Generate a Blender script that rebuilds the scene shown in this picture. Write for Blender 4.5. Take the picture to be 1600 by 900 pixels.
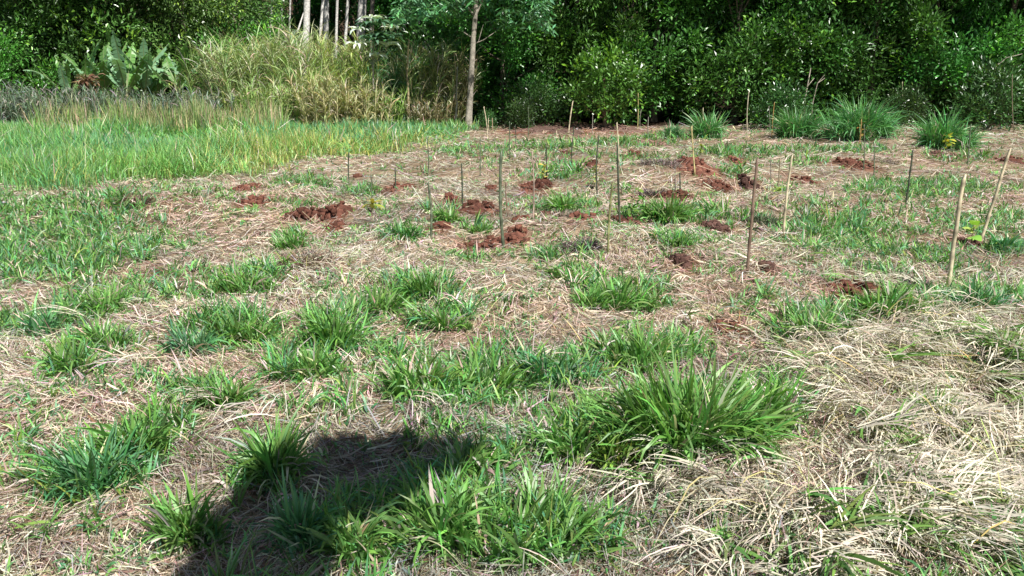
import bpy, math, random
import numpy as np
from math import radians as rad

# ------------------------------------------------------------------ camera, world, sun, exposure
sc = bpy.context.scene
for o in list(bpy.data.objects): bpy.data.objects.remove(o)
F = 1331.0; PITCH = rad(14.1); CAMH = 1.65
cam = bpy.data.cameras.new('camera'); camo = bpy.data.objects.new('camera', cam); sc.collection.objects.link(camo)
cam.sensor_width = 36; cam.lens = 36*F/1600; cam.clip_start = .05; cam.clip_end = 1000
camo.location = (0, 0, CAMH); camo.rotation_euler = (rad(90)-PITCH, 0, 0); sc.camera = camo
SUN_EL = rad(54); SUN_AZ = rad(148)          # azimuth clockwise from +Y
SD = np.array([math.sin(SUN_AZ)*math.cos(SUN_EL), math.cos(SUN_AZ)*math.cos(SUN_EL), math.sin(SUN_EL)])
w = bpy.data.worlds.new('World'); sc.world = w; w.use_nodes = True
nt = w.node_tree; sky = nt.nodes.new('ShaderNodeTexSky'); sky.sky_type = 'NISHITA'; sky.sun_disc = False
sky.sun_elevation = SUN_EL; sky.sun_rotation = SUN_AZ
nt.links.new(sky.outputs[0], nt.nodes['Background'].inputs[0]); nt.nodes['Background'].inputs[1].default_value = .052
sl = bpy.data.lights.new('sun', 'SUN'); sl.energy = 5.0; sl.angle = rad(.5); sl.color = (1, .965, .91)
so = bpy.data.objects.new('sun', sl); sc.collection.objects.link(so)
from mathutils import Vector
so.rotation_euler = Vector(SD).to_track_quat('Z', 'Y').to_euler(); so.location = (5, -10, 20)
sc.view_settings.view_transform = 'Standard'; sc.view_settings.look = 'None'
sc.view_settings.exposure = 0.62; sc.view_settings.gamma = 1
sc.cycles.max_bounces = 6; sc.cycles.transparent_max_bounces = 4

R = np.random.default_rng(7)

# ------------------------------------------------------------------ helpers
def hashn(ix, iy, s):
    v = np.sin(ix*127.1+iy*311.7+s*74.7)*43758.5453
    return v-np.floor(v)
def vn(x, y, s=0):
    x = np.asarray(x, float); y = np.asarray(y, float)
    ix = np.floor(x); iy = np.floor(y); fx = x-ix; fy = y-iy
    fx = fx*fx*(3-2*fx); fy = fy*fy*(3-2*fy)
    a = hashn(ix, iy, s); b = hashn(ix+1, iy, s); c = hashn(ix, iy+1, s); d = hashn(ix+1, iy+1, s)
    return (a*(1-fx)+b*fx)*(1-fy)+(c*(1-fx)+d*fx)*fy
def g2(px, py):                       # photo pixel -> ground plane point
    dx = (px-800)/F; dy = (450-py)/F
    cy, sy = math.cos(PITCH), math.sin(PITCH)
    dirz = -sy+dy*cy; diry = cy+dy*sy
    t = CAMH/-dirz
    return dx*t, diry*t
def proj(x, y, z=0):                  # world -> photo pixel (layout map of the field)
    cy, sy = math.cos(PITCH), math.sin(PITCH)
    d = y*cy-(z-CAMH)*sy; u = y*sy+(z-CAMH)*cy
    d = np.maximum(d, .05)
    return 800+F*x/d, 450-F*u/d
def zat(px, py, y):                   # height and x of a pixel seen at depth y
    dx = (px-800)/F; dy = (450-py)/F
    cy, sy = math.cos(PITCH), math.sin(PITCH)
    t = y/(cy+dy*sy)
    return dx*t, CAMH+(-sy+dy*cy)*t

BUMPS = [(1480, 640, .75, .10), (1300, 800, .5, .07), (300, 730, .35, .09), (700, 655, .3, .07), (860, 500, .5, .05), (480, 430, .5, .14),
         (800, 470, .7, .10), (640, 440, .7, .07), (1120, 400, .9, .12), (300, 620, .5, .05), (100, 640, .5, .05), (560, 640, .35, .05), (1080, 760, .45, .05), (1300, 330, 1.2, .12),
         (1540, 560, .8, .07), (1350, 700, .3, .07), (1520, 720, .25, .09), (1420, 590, .28, .08), (1590, 620, .22, .08), (1280, 620, .2, .06), (1440, 830, .2, .06), (200, 330, .9, .15), (900, 375, .8, .14), (1020, 275, 1.2, .18), (1400, 215, 1.6, .22)]
BW = [g2(a, b)+(r, h) for a, b, r, h in BUMPS]
def H(x, y):
    x = np.asarray(x, float); y = np.asarray(y, float)
    z = (vn(x*.9, y*.9, 1)-.5)*.09+(vn(x*2.6, y*2.6, 2)-.5)*.075+(vn(x*7, y*7, 3)-.5)*.03
    for bx, by, r, h in BW: z = z+h*np.exp(-((x-bx)**2+(y-by)**2)/(r*r))
    far = np.clip((y-62)/60, 0, 1)
    z = z+26*far*far*(3-2*far)
    return z

def mat(name, base=None, rough=.6, spec=.5, trans=0., attr=True, noise=0., nscale=6, bump=0., bscale=60, objvar=0., two=None):
    m = bpy.data.materials.new(name); m.use_nodes = True; n = m.node_tree; n.nodes.clear()
    out = n.nodes.new('ShaderNodeOutputMaterial'); p = n.nodes.new('ShaderNodeBsdfPrincipled')
    p.inputs['Roughness'].default_value = rough; p.inputs['Specular IOR Level'].default_value = spec
    L = n.links
    if attr:
        a = n.nodes.new('ShaderNodeAttribute'); a.attribute_name = 'tint'; col = a.outputs['Color']
    else:
        a = n.nodes.new('ShaderNodeRGB'); a.outputs[0].default_value = (*base, 1); col = a.outputs[0]
    if two is not None or noise:
        tc = n.nodes.new('ShaderNodeNewGeometry' if attr else 'ShaderNodeTexCoord')
        nz = n.nodes.new('ShaderNodeTexNoise'); nz.inputs['Scale'].default_value = nscale; nz.inputs['Detail'].default_value = 6
        L.new(tc.outputs['Position' if attr else 'Object'], nz.inputs['Vector'])
        mx = n.nodes.new('ShaderNodeMix'); mx.data_type = 'RGBA'; mx.blend_type = 'MIX' if two is not None else 'MULTIPLY'
        rp = n.nodes.new('ShaderNodeMapRange'); rp.inputs[1].default_value = .35; rp.inputs[2].default_value = .65
        L.new(nz.outputs[0], rp.inputs[0])
        if two is not None:
            L.new(rp.outputs[0], mx.inputs['Factor']); L.new(col, mx.inputs['A']); mx.inputs['B'].default_value = (*two, 1)
        else:
            rp.inputs[3].default_value = 1-noise; rp.inputs[4].default_value = 1+noise
            mx.inputs['Factor'].default_value = 1; L.new(col, mx.inputs['A']); L.new(rp.outputs[0], mx.inputs['B'])
        col = mx.outputs['Result']
    if objvar:
        oi = n.nodes.new('ShaderNodeObjectInfo'); hs = n.nodes.new('ShaderNodeHueSaturation')
        r1 = n.nodes.new('ShaderNodeMapRange'); r1.inputs[3].default_value = .5-objvar*.012; r1.inputs[4].default_value = .5+objvar*.03
        r2 = n.nodes.new('ShaderNodeMapRange'); r2.inputs[3].default_value = 1-objvar*.35; r2.inputs[4].default_value = 1+objvar*.35
        L.new(oi.outputs['Random'], r1.inputs[0]); L.new(oi.outputs['Random'], r2.inputs[0])
        L.new(r1.outputs[0], hs.inputs['Hue']); L.new(r2.outputs[0], hs.inputs['Value']); L.new(col, hs.inputs['Color']); col = hs.outputs[0]
    L.new(col, p.inputs['Base Color'])
    if bump:
        bn = n.nodes.new('ShaderNodeTexNoise'); bn.inputs['Scale'].default_value = bscale; bn.inputs['Detail'].default_value = 5
        ge = n.nodes.new('ShaderNodeNewGeometry'); L.new(ge.outputs['Position'], bn.inputs['Vector'])
        bp = n.nodes.new('ShaderNodeBump'); bp.inputs['Strength'].default_value = bump; bp.inputs['Distance'].default_value = .03
        L.new(bn.outputs[0], bp.inputs['Height']); L.new(bp.outputs[0], p.inputs['Normal'])
    if trans:
        t = n.nodes.new('ShaderNodeBsdfTranslucent'); ms = n.nodes.new('ShaderNodeMixShader'); ms.inputs[0].default_value = trans
        tm = n.nodes.new('ShaderNodeMix'); tm.data_type = 'RGBA'; tm.blend_type = 'MULTIPLY'; tm.inputs['Factor'].default_value = 1
        L.new(col, tm.inputs['A']); tm.inputs['B'].default_value = (1.1, 1.25, .6, 1)
        L.new(tm.outputs['Result'], t.inputs[0]); L.new(p.outputs[0], ms.inputs[1]); L.new(t.outputs[0], ms.inputs[2]); L.new(ms.outputs[0], out.inputs[0])
    else: L.new(p.outputs[0], out.inputs[0])
    return m
M = dict(
    grass=mat('grass_blade', rough=.42, spec=.45, trans=.28),
    straw=mat('dry_straw', rough=.7, spec=.25, trans=.12),
    leaf=mat('tree_leaf', rough=.33, spec=.55, trans=.2, objvar=.8),
    ground=mat('soil_and_litter', rough=.95, spec=.1, noise=.45, nscale=9, bump=1., bscale=45),
    dirt=mat('red_earth', rough=.95, spec=.1, noise=.35, nscale=14, bump=1., bscale=50),
    bark=mat('bark', rough=.85, spec=.2, noise=.3, nscale=12, bump=.6, bscale=30),
    cane=mat('cane_stake', rough=.5, spec=.35, noise=.18, nscale=25))

def link(o, parent=None):
    sc.collection.objects.link(o)
    if parent: o.parent = parent
    return o
def tag(o, label=None, cat=None, group=None, kind=None):
    if label: o['label'] = label
    if cat: o['category'] = cat
    if group: o['group'] = group
    if kind: o['kind'] = kind
    return o
def qmesh(name, V, Q, C, material, smooth=True):
    me = bpy.data.meshes.new(name); V = np.asarray(V, np.float32); Q = np.asarray(Q, np.int32)
    me.vertices.add(len(V)); me.vertices.foreach_set('co', V.ravel())
    k = Q.shape[1]
    me.loops.add(Q.size); me.loops.foreach_set('vertex_index', Q.ravel())
    me.polygons.add(len(Q)); me.polygons.foreach_set('loop_start', np.arange(0, Q.size, k, dtype=np.int32))
    me.polygons.foreach_set('loop_total', np.full(len(Q), k, np.int32))
    me.polygons.foreach_set('use_smooth', np.full(len(Q), smooth))
    me.update(calc_edges=True)
    a = me.attributes.new('tint', 'FLOAT_COLOR', 'POINT')
    C4 = np.ones((len(V), 4), np.float32); C4[:, :3] = C; a.data.foreach_set('color', C4.ravel())
    me.materials.append(material)
    return me
def newobj(name, me, parent=None, loc=(0, 0, 0)):
    o = bpy.data.objects.new(name, me); o.location = loc; return link(o, parent)
def empty(name, loc): 
    o = bpy.data.objects.new(name, None); o.location = loc; o.empty_display_size = .1; return link(o)

def rib(P, W, wid, col):              # P (n,S+1,3) centre lines, W (n,S+1,3) unit width dirs, wid (n,S+1), col (n,S+1,3)
    n, s, _ = P.shape
    A = P-W*wid[..., None]*.5; B = P+W*wid[..., None]*.5
    V = np.stack([A, B], 2).reshape(-1, 3)
    C = np.repeat(col[:, :, None, :], 2, 2).reshape(-1, 3)
    b = (np.arange(n)*s*2)[:, None]+(np.arange(s-1)*2)[None]
    Q = np.stack([b, b+1, b+3, b+2], -1).reshape(-1, 4)
    return V, Q, C
def join(parts):
    V = []; Q = []; C = []; o = 0
    for v, q, c in parts: V.append(v); Q.append(q+o); C.append(c); o += len(v)
    return np.concatenate(V), np.concatenate(Q), np.concatenate(C)

def blades(base, az, th0, droop, L, wid, col, tipcol=None, S=4, rng=R, pw=1.4, twist=.5):
    n = len(base); t = np.linspace(0, 1, S+1)[None]
    th = th0[:, None]+droop[:, None]*t**pw
    ds = L[:, None]/S
    thm = (th[:, 1:]+th[:, :-1])/2
    azv = az[:, None]+rng.normal(0, .25, (n, 1))*t
    azm = (azv[:, 1:]+azv[:, :-1])/2
    step = np.stack([np.sin(thm)*np.sin(azm), np.sin(thm)*np.cos(azm), np.cos(thm)], -1)*ds[..., None]
    P = np.concatenate([np.zeros((n, 1, 3)), np.cumsum(step, 1)], 1)+base[:, None, :]
    tw = rng.normal(0, twist, (n, 1))+rng.normal(0, twist, (n, 1))*t
    side = np.stack([np.cos(azv), -np.sin(azv), np.zeros_like(azv)], -1)
    nrm = np.stack([-np.cos(th)*np.sin(azv), -np.cos(th)*np.cos(azv), np.sin(th)], -1)
    W = side*np.cos(tw)[..., None]+nrm*np.sin(tw)[..., None]
    prof = np.interp(t[0], [0, .25, .6, .85, 1], [.55, 1, .9, .5, .06])[None]
    if tipcol is None: cc = np.repeat(col[:, None], S+1, 1)
    else: cc = col[:, None]*(1-t[..., None]**2)+tipcol[:, None]*t[..., None]**2
    return rib(P, W, wid[:, None]*prof, cc)

def cols(n, base, var=.25, rng=R, hue=.12):
    b = np.array(base)[None]*(1+rng.normal(0, var, (n, 1)))*(1+rng.normal(0, hue, (n, 3)))
    return np.clip(b, .004, .95)
GREEN = (.138, .305, .078); TEAL = (.10, .27, .12); LIME = (.20, .32, .07); YEL = (.42, .44, .14); STRAW = (.55, .475, .39); PALE = (.66, .60, .49); BROWN = (.2, .14, .10)

def tuft(rad_, height, n, wid, rng, base=GREEN, dry=.06, S=5, upright=0., dmul=1., fan=.62):
    ns = max(6, n//9); r = np.sqrt(rng.random(ns))*rad_; a = rng.random(ns)*2*np.pi
    nc = 8; ca = rng.random(nc)*6.28; cr = rad_*rng.uniform(.1, .85, nc); kc = rng.integers(0, nc, ns); sx, sy = r*.42*np.sin(a)+(cr*np.sin(ca))[kc], r*.35*np.cos(a)+(cr*np.cos(ca)*.6)[kc]; a = np.arctan2(sx, sy); r = np.minimum(np.hypot(sx, sy), rad_)
    sl_ = rng.uniform(.55, 1.2, ns)*(1-.35*(r/rad_)**2); saz = a+rng.normal(0, .9, ns); sth = np.abs(rng.normal(.1, .18, ns))+(r/rad_)*fan*(1-upright)
    k = rng.integers(0, ns, n); nd = .012+.02*rad_
    b = np.stack([sx[k]+rng.normal(0, nd, n), sy[k]+rng.normal(0, nd, n), np.zeros(n)-.01], -1)
    az = saz[k]+rng.normal(0, .75, n); th0 = sth[k]*rng.uniform(.3, 1.3, n)+rng.random(n)*.12
    b[:, 2] += rng.random(n)*height*.12
    L = height*sl_[k]*rng.uniform(.45, 1.15, n)
    dr = rng.gamma(1.7, .55, n)*dmul*(1-.35*upright)
    c = cols(n, base, .2, rng)*rng.uniform(.8, 1.2, ns)[k][:, None]; tip = c*np.array([1.3, 1.12, 1.])
    d = rng.random(n) < dry*1.3; c[d] = cols(int(d.sum()), STRAW, .2, rng); tip[d] = c[d]
    return blades(b, az, th0, dr, L, wid*rng.uniform(.45, 1.25, n), c, tip, S, rng)

def strands(x, y, lift, az, L, wid, col, S=3, pitch=.12, curl=.5, rng=R, arch=None):
    n = len(x); t = np.linspace(-.5, .5, S+1)[None]
    cv = rng.normal(0, curl, (n, 1)); a = az[:, None]+cv*t
    am = (a[:, 1:]+a[:, :-1])/2
    st = np.stack([np.sin(am), np.cos(am)], -1)*(L[:, None]/S)[..., None]
    XY = np.concatenate([np.zeros((n, 1, 2)), np.cumsum(st, 1)], 1); XY = XY-XY.mean(1, keepdims=True)+np.stack([x, y], -1)[:, None]
    z = H(XY[..., 0], XY[..., 1])+lift[:, None]+rng.normal(0, pitch, (n, 1))*t*L[:, None]
    if arch is not None: z = z+arch[:, None]*(1-4*t*t)
    z = np.maximum(z, H(XY[..., 0], XY[..., 1])+.002)
    P = np.concatenate([XY, z[..., None]], -1)
    ro = rng.normal(0, .6, (n, 1))+rng.normal(0, .3, (n, 1))*t
    side = np.stack([np.cos(a), -np.sin(a), np.zeros_like(a)], -1)
    W = side*np.cos(ro)[..., None]; W[..., 2] += np.sin(ro)
    prof = np.interp(t[0], [-.5, -.2, .2, .5], [.6, 1, .9, .15])[None]
    return rib(P, W, wid[:, None]*prof, np.repeat(col[:, None], S+1, 1))

def tube(pts, radii, sides=7, col=(.3, .25, .2), cap=True):
    pts = np.array(pts, float); n = len(pts); radii = np.asarray(radii, float)
    T = np.gradient(pts, axis=0); T /= np.linalg.norm(T, axis=1, keepdims=True)+1e-9
    up = np.where(np.abs(T[:, 2:3]) > .9, [[1., 0, 0]], [[0, 0, 1.]])
    A = np.cross(T, up); A /= np.linalg.norm(A, axis=1, keepdims=True); B = np.cross(T, A)
    for i in range(1, n):
        if np.dot(A[i], A[i-1]) < 0: A[i] *= -1; B[i] *= -1
    an = np.linspace(0, 2*np.pi, sides, endpoint=False)
    V = pts[:, None]+(A[:, None]*np.cos(an)[None, :, None]+B[:, None]*np.sin(an)[None, :, None])*radii[:, None, None]
    V = V.reshape(-1, 3); Q = []
    for i in range(n-1):
        for j in range(sides):
            k = (j+1) % sides; Q.append([i*sides+j, i*sides+k, (i+1)*sides+k, (i+1)*sides+j])
    if cap:
        c = len(V); V = np.vstack([V, pts[-1:]])
        for j in range(0, sides): Q.append([(n-1)*sides+j, (n-1)*sides+(j+1) % sides, c, c])
        Q = [q for q in Q]
    V = np.asarray(V); C = np.tile(np.array(col), (len(V), 1))
    # degenerate cap quads -> use separate ring point to stay valid
    if cap:
        Q = Q[:(n-1)*sides]; V = V[:-1]; C = C[:-1]
        r2 = pts[-1:]+(V[(n-1)*sides:]-pts[-1:])*.02; o = len(V); V = np.vstack([V, r2]); C = np.vstack([C, C[:sides]])
        for j in range(sides): Q.append([(n-1)*sides+j, (n-1)*sides+(j+1) % sides, o+(j+1) % sides, o+j])
    return V, np.array(Q), C

# ------------------------------------------------------------------ layout tables (photo pixels)
MOUNDS = [  # px, py, half width px, half depth px, height m, label
 (386, 299, 17, 5, .07, 'small red earth heap at the edge of the tall green grass on the left'),
 (402, 320, 19, 8, .08, 'red earth patch just below the small heap by the tall grass'),
 (478, 342, 28, 9, .13, 'dark red crumbly earth heap joined to a taller heap on its right'),
 (525, 337, 22, 12, .20, 'tallest red earth heap left of the yellow leaved seedling'),
 (527, 356, 13, 6, .05, 'smooth round red earth patch just below the tallest left heap'),
 (560, 280, 8, 3, .05, 'tiny red earth patch right of a short dark stake on the left'),
 (628, 295, 24, 6, .08, 'low red earth heap at the foot of a short stake behind the straw'),
 (702, 314, 12, 6, .12, 'rounded red clod at the left end of a long earth row'),
 (745, 326, 34, 8, .08, 'long low red earth row at the foot of a dark stake'),
 (768, 296, 9, 4, .07, 'lone small red clod in pale straw left of centre'),
 (688, 366, 17, 7, .08, 'red earth cut right of a grey green stake'),
 (755, 387, 38, 7, .06, 'long shallow red earth scrape left of the thick grey green stake'),
 (806, 385, 19, 8, .09, 'red earth heap right of the thick grey green stake'),
 (845, 289, 17, 9, .14, 'dark red clod under pale yellow seedling leaves'),
 (823, 293, 14, 7, .09, 'pale red earth heap left of the yellow seedling'),
 (815, 345, 14, 7, .07, 'red earth left of a thin pink stake'),
 (850, 345, 24, 9, .09, 'straw strewn red earth right of a thin pink stake'),
 (912, 362, 26, 11, .13, 'broad red earth face under a grey mat of dead roots'),
 (975, 358, 28, 8, .08, 'ragged red earth at the foot of two tall green stakes'),
 (925, 266, 12, 6, .11, 'pointed red clod left of a dark stake'),
 (880, 240, 12, 4, .08, 'dark red clod far back between two thin stakes'),
 (991, 240, 8, 4, .08, 'small red clod far back right of a cream stake'),
 (1085, 275, 32, 9, .16, 'broad orange earth bank behind a cream yellow stake'),
 (1050, 313, 36, 7, .10, 'long red earth bank with a short dark stake behind it'),
 (1120, 296, 26, 7, .09, 'flat red earth bank right of the cream yellow stake'),
 (1170, 294, 14, 10, .15, 'tall dark red clod touching the tall brown stake'),
 (1148, 254, 12, 5, .10, 'small red clod above bright grass right of centre'),
 (1115, 362, 24, 8, .13, 'brown red heap left of the tall brown stake'),
 (1198, 433, 14, 7, .08, 'dark red clod right of the foot of the tall brown stake'),
 (1065, 424, 16, 5, .05, 'faint red earth patch left of the tall brown stake foot'),
 (1142, 515, 24, 12, .05, 'orange soil patch in straw behind the largest grass clump'),
 (1340, 465, 46, 12, .09, 'red earth heap in front of green grass near the two thick cream stakes'),
 (1255, 283, 10, 7, .12, 'small red clod right of the leaning cream stake'),
 (1330, 262, 30, 7, .14, 'red earth bank behind two thin grey stakes on the right'),
 (1372, 327, 26, 6, .06, 'brown soil patch left of a dark leaning stake'),
 (1590, 253, 24, 5, .08, 'red earth bank at the right edge of the clearing'),
 (1480, 245, 26, 4, .06, 'low brown earth strip behind a round patch of grass'),
 (1520, 382, 18, 7, .07, 'brown soil around a lime seedling between two thick cream stakes'),
 (852, 203, 70, 7, .16, 'wide bare red bank at the foot of the dark trees'),
 (945, 200, 60, 6, .14, 'bare red bank in the shade under the bright bush'),
 (1015, 225, 26, 4, .05, 'faint red earth strip far back right of the bare bank')]
MW = []
for px, py, a, b, h, lab in MOUNDS:
    x, y = g2(px, py); x1, _ = g2(px+a, py); _, y1 = g2(px, py-b)
    MW.append((x, y, abs(x1-x), max(abs(y1-y), .55*abs(x1-x)*.6), h))
def red(x, y, k=1.):
    r = np.zeros_like(np.asarray(x, float))
    for mx, my, a, b, h in MW:
        q = ((x-mx)/(a*k))**2+((y-my)/(b*k))**2
        r = np.maximum(r, np.clip(1.6-q, 0, 1))
    return r

# patches of short green grass: px, py, rx, ry, strength
GP = [(100,345,160,34,.8),(60,415,130,34,.9),(220,375,120,16,.6),(250,450,200,24,.5),(600,560,240,20,.5),(820,640,240,30,.6),(1350,350,260,34,.45),(1450,410,160,30,.5),(900,250,240,14,.45),(60,505,110,18,1),(160,480,90,16,1),(240,440,60,12,.7),(380,445,80,18,1),(110,595,60,22,.8),(160,555,80,20,.7),(350,530,90,24,1),(530,520,60,30,1),(480,585,70,24,.8),
 (640,470,90,22,1),(690,515,60,18,.8),(400,800,120,40,.6),(230,640,160,24,.5),(560,650,150,20,.45),(150,840,120,26,.4),(740,590,170,30,1),(880,600,90,30,.7),(1010,560,110,34,.8),(970,465,90,24,1),(890,432,60,12,.9),(820,410,160,10,.6),(1060,402,50,12,.8),
 (630,378,36,9,1),(455,376,30,13,.9),(420,335,50,8,.5),(700,335,42,11,1),(750,366,26,9,1),(880,322,60,12,1),(930,350,30,8,.5),(1060,340,110,14,1),(970,300,36,10,.5),(870,272,60,11,1),
 (1150,345,40,9,.6),(1300,362,90,18,.9),(1250,330,50,9,.5),(1400,300,90,18,.9),(1330,395,110,22,.6),(1480,300,80,18,.7),(1550,350,80,26,.6),(1560,300,50,12,.5),(1400,420,120,16,.5),(1380,490,110,26,1),
 (1540,470,90,28,1),(1270,515,70,22,.9),(1180,480,70,16,.5),(1560,390,50,12,1),(1430,360,60,12,.4),(1150,240,70,10,1),(1260,235,70,8,.8),(1340,238,60,8,.9),(1500,248,60,7,1),(1255,258,40,7,1),(1140,275,36,8,1),
 (870,230,70,9,.9),(980,225,90,9,.9),(780,235,60,9,.6),(1060,215,60,7,.8),(720,240,50,9,.8),(640,265,60,9,.5),(560,300,30,8,.9),(480,290,60,11,.8),(330,310,60,9,.5),(460,320,40,8,.5),(600,335,30,8,.6),
 (110,385,110,16,1),(40,330,120,22,.7),(160,345,100,12,.7),(200,405,46,8,1),(20,395,40,9,1),(20,425,40,9,1),(100,420,80,9,.8),(290,380,60,8,.3),(250,300,80,9,.4),(280,425,60,9,.7),
 (130,760,130,40,1),(260,700,60,30,.9),(330,640,80,20,.9),(50,700,70,22,.5),(290,840,80,30,.7),(430,740,44,36,.8),(560,850,120,40,1),(700,820,200,60,1),(820,850,160,50,1),(740,740,90,26,.9),(700,690,80,20,.4),
 (900,720,90,30,.8),(960,740,70,24,.8),(1080,680,170,50,1),(1200,650,60,40,.7),(900,660,80,30,.8),(830,640,120,22,.7),(1470,680,36,36,.7),(1530,690,50,30,.5),(1400,840,110,40,.4),(1540,600,60,40,.4),(1270,880,60,20,.4),(1560,870,70,30,.6),
 (600,590,60,14,.5),(190,620,60,10,.3),(640,300,40,8,.3),(1220,300,30,8,.5),(1450,250,40,5,.3),(590,400,80,8,.3),(530,470,50,12,.5)]
GPA = np.array(GP)
def greenness(x, y):
    px, py = proj(x, y); g = np.zeros_like(x)
    for a, b, rx, ry, s in GPA:
        q = ((px-a)/rx)**2+((py-b)/ry)**2
        g = np.maximum(g, s*np.clip(1.35-q, 0, 1))
    nz = vn(x*3.1, y*3.1, 11); g = g*(.35+1.1*nz)
    off = (px < -30) | (px > 1630) | (py > 930)
    g = np.where(off, np.clip(vn(x*1.3, y*1.3, 12)*2.2-1, 0, 1), g)
    return np.clip(g, 0, 1)
def field(x, y):                     # tall green grass on the left; 0..1
    px, py = proj(x, y)
    edge = np.interp(px, [-400, 0, 150, 250, 400, 460, 560, 700, 745], [305, 296, 298, 284, 270, 262, 246, 228, 205])
    e = edge+(vn(x*.9, y*.9, 21)-.5)*30+(vn(x*3.5, y*3.5, 22)-.5)*16
    return np.where((px < 748) & (y < 27), np.clip((e-py)/20, 0, 1), 0)

# ------------------------------------------------------------------ ground
def spaced(lo, hi, n, k):
    t = np.linspace(-1, 1, n); s = np.sinh(t*k)/math.sinh(k); return np.where(s < 0, -s*lo, s*hi)
gx = spaced(-130, 130, 300, 4.2); gy = spaced(-25, 170, 380, 4.2)+5.0
X, Y = np.meshgrid(gx, gy); x = X.ravel(); y = Y.ravel(); z = H(x, y)
f = field(x, y); g = greenness(x, y); r = red(x, y, 1.15)*np.clip(.4+vn(x*3, y*3, 5), 0, 1)
c = np.array([.25, .185, .125])[None]*(.75+.5*vn(x*2, y*2, 8))[:, None]
c = c*(1-.5*g[:, None])+np.array([.07, .085, .035])*.5*g[:, None]
rd = np.clip(r+.35*np.clip(vn(x*.7, y*.7, 31)*2-1.1, 0, 1), 0, 1)[:, None]
c = c*(1-rd)+np.array([.19, .08, .052])*rd
c = c*(1-f[:, None])+np.array([.07, .10, .035])*f[:, None]
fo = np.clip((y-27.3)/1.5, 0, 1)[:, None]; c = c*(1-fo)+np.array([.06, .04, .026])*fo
nx = len(gx); I = np.arange((len(gy)-1)*nx).reshape(-1, nx)[:, :-1].ravel()
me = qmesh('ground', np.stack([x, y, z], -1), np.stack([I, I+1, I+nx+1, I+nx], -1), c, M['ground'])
tag(newobj('ground', me), kind='structure')

# ------------------------------------------------------------------ straw mulch
def sample(y0, y1, dens, margin=1.5, rng=R):
    hw0 = y0*.64+margin; hw1 = y1*.64+margin; A = (hw0+hw1)*(y1-y0); n = int(A*dens)
    y = rng.uniform(y0, y1, n*2); hw = y*.64+margin; k = rng.random(n*2) < hw/max(hw0, hw1); y = y[k][:n]
    x = rng.uniform(-1, 1, len(y))*(y*.64+margin)
    return x, y
P = []
for y0, y1, dens, wd, Lm, S in [(1.7, 3.4, 6400, .0036, .11, 2), (3.4, 5, 4600, .0042, .115, 2), (5, 8, 2300, .0050, .12, 2), (8, 13, 850, .0074, .14, 2), (13, 20, 300, .013, .18, 1), (20, 28, 100, .020, .24, 1)]:
    x, y = sample(y0, y1, dens, .7); g = greenness(x, y); rr = red(x, y); f = field(x, y)
    keep = R.random(len(x)) < (1-.65*g)*(1-.5*np.clip(rr, 0, 1))*(1-.8*f)*(.55+.75*vn(x*1.2, y*1.2, 41))
    x = x[keep]; y = y[keep]; n = len(x)
    flow = (vn(x*.8, y*.8, 51)-.5)*6+1.3
    az = flow+R.normal(0, .75, n)
    c = cols(n, STRAW, .27)*(.62+.45*vn(x*1.5, y*1.5, 64)+.32*vn(x*6, y*6, 65))[:, None]; k = R.random(n)
    c[k < .22] = cols(int((k < .22).sum()), PALE, .15, hue=.05)
    c[k > .80] = cols(int((k > .80).sum()), BROWN, .3); c[(k > .22) & (k < .30)] *= np.array([.62, .80, .55])
    pk = vn(x*.6, y*.6, 61)[:, None]; c = c*(1+(pk-.4)*np.array([.05, -.14, -.14]))
    gr = (vn(x*.9, y*.9, 62) > .68)[:, None]; c = np.where(gr, c*np.array([.70, .72, .74]), c)
    rd = np.clip(red(x, y, 1.6), 0, 1)[:, None]*.4; c = c*(1-rd)+c*np.array([.8, .5, .4])*rd
    P.append(strands(x, y, R.gamma(1.6, .009, n), az, Lm*R.gamma(3, .33, n), wd*R.uniform(.5, 1.4, n)*np.where(R.random(n) < .05, 2.3, 1), np.clip(c, .01, .9), S, pitch=.3, curl=.9))
tag(newobj('straw', qmesh('straw', *join(P), M['straw'])), 'dry cut straw lying in a loose mat over the soil of the clearing', 'straw', kind='stuff')

# long pale hay heaped at the right foreground and in swathes
P = []
HAY = [(1480, 600, 200, 90, 750), (1360, 670, 130, 70, 260), (1500, 740, 150, 90, 600), (1420, 830, 160, 60, 260), (1180, 840, 140, 26, 120), (1560, 820, 100, 70, 200), (1300, 600, 120, 50, 300),
       (1450, 520, 130, 30, 250), (870, 530, 120, 20, 80), (480, 430, 110, 20, 120), (1380, 440, 120, 20, 120)]
for px, py, rx, ry, n in HAY:
    u = R.normal(0, .5, n)*rx+px; v = R.normal(0, .5, n)*ry+py; v = np.clip(v, 130, 1000)
    gxy = np.array([g2(a, b) for a, b in zip(u, v)]); x, y = gxy[:, 0], gxy[:, 1]
    k = (R.random(n) > .75*greenness(x, y)) & (R.random(n) < .35+1.1*vn(x*3.3, y*3.3, 76)); x = x[k]; y = y[k]; n = len(x)
    az = (vn(x*1.3, y*1.3, 71)-.5)*5+.6+R.normal(0, .55, n)
    c = cols(n, (.60, .53, .41), .25, hue=.05)*(.4+.8*vn(x*3, y*3, 79))[:, None]; q = R.random(n) < .12; c[q] = cols(int(q.sum()), (.5, .45, .2), .15)
    P.append(strands(x, y, .02+R.gamma(2, .02, n), az, R.gamma(4, .05, n), R.uniform(.002, .0065, n), np.clip(c, 0, .85), 4, pitch=.35, curl=.55, arch=R.gamma(1.3, .02, n)))
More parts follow.
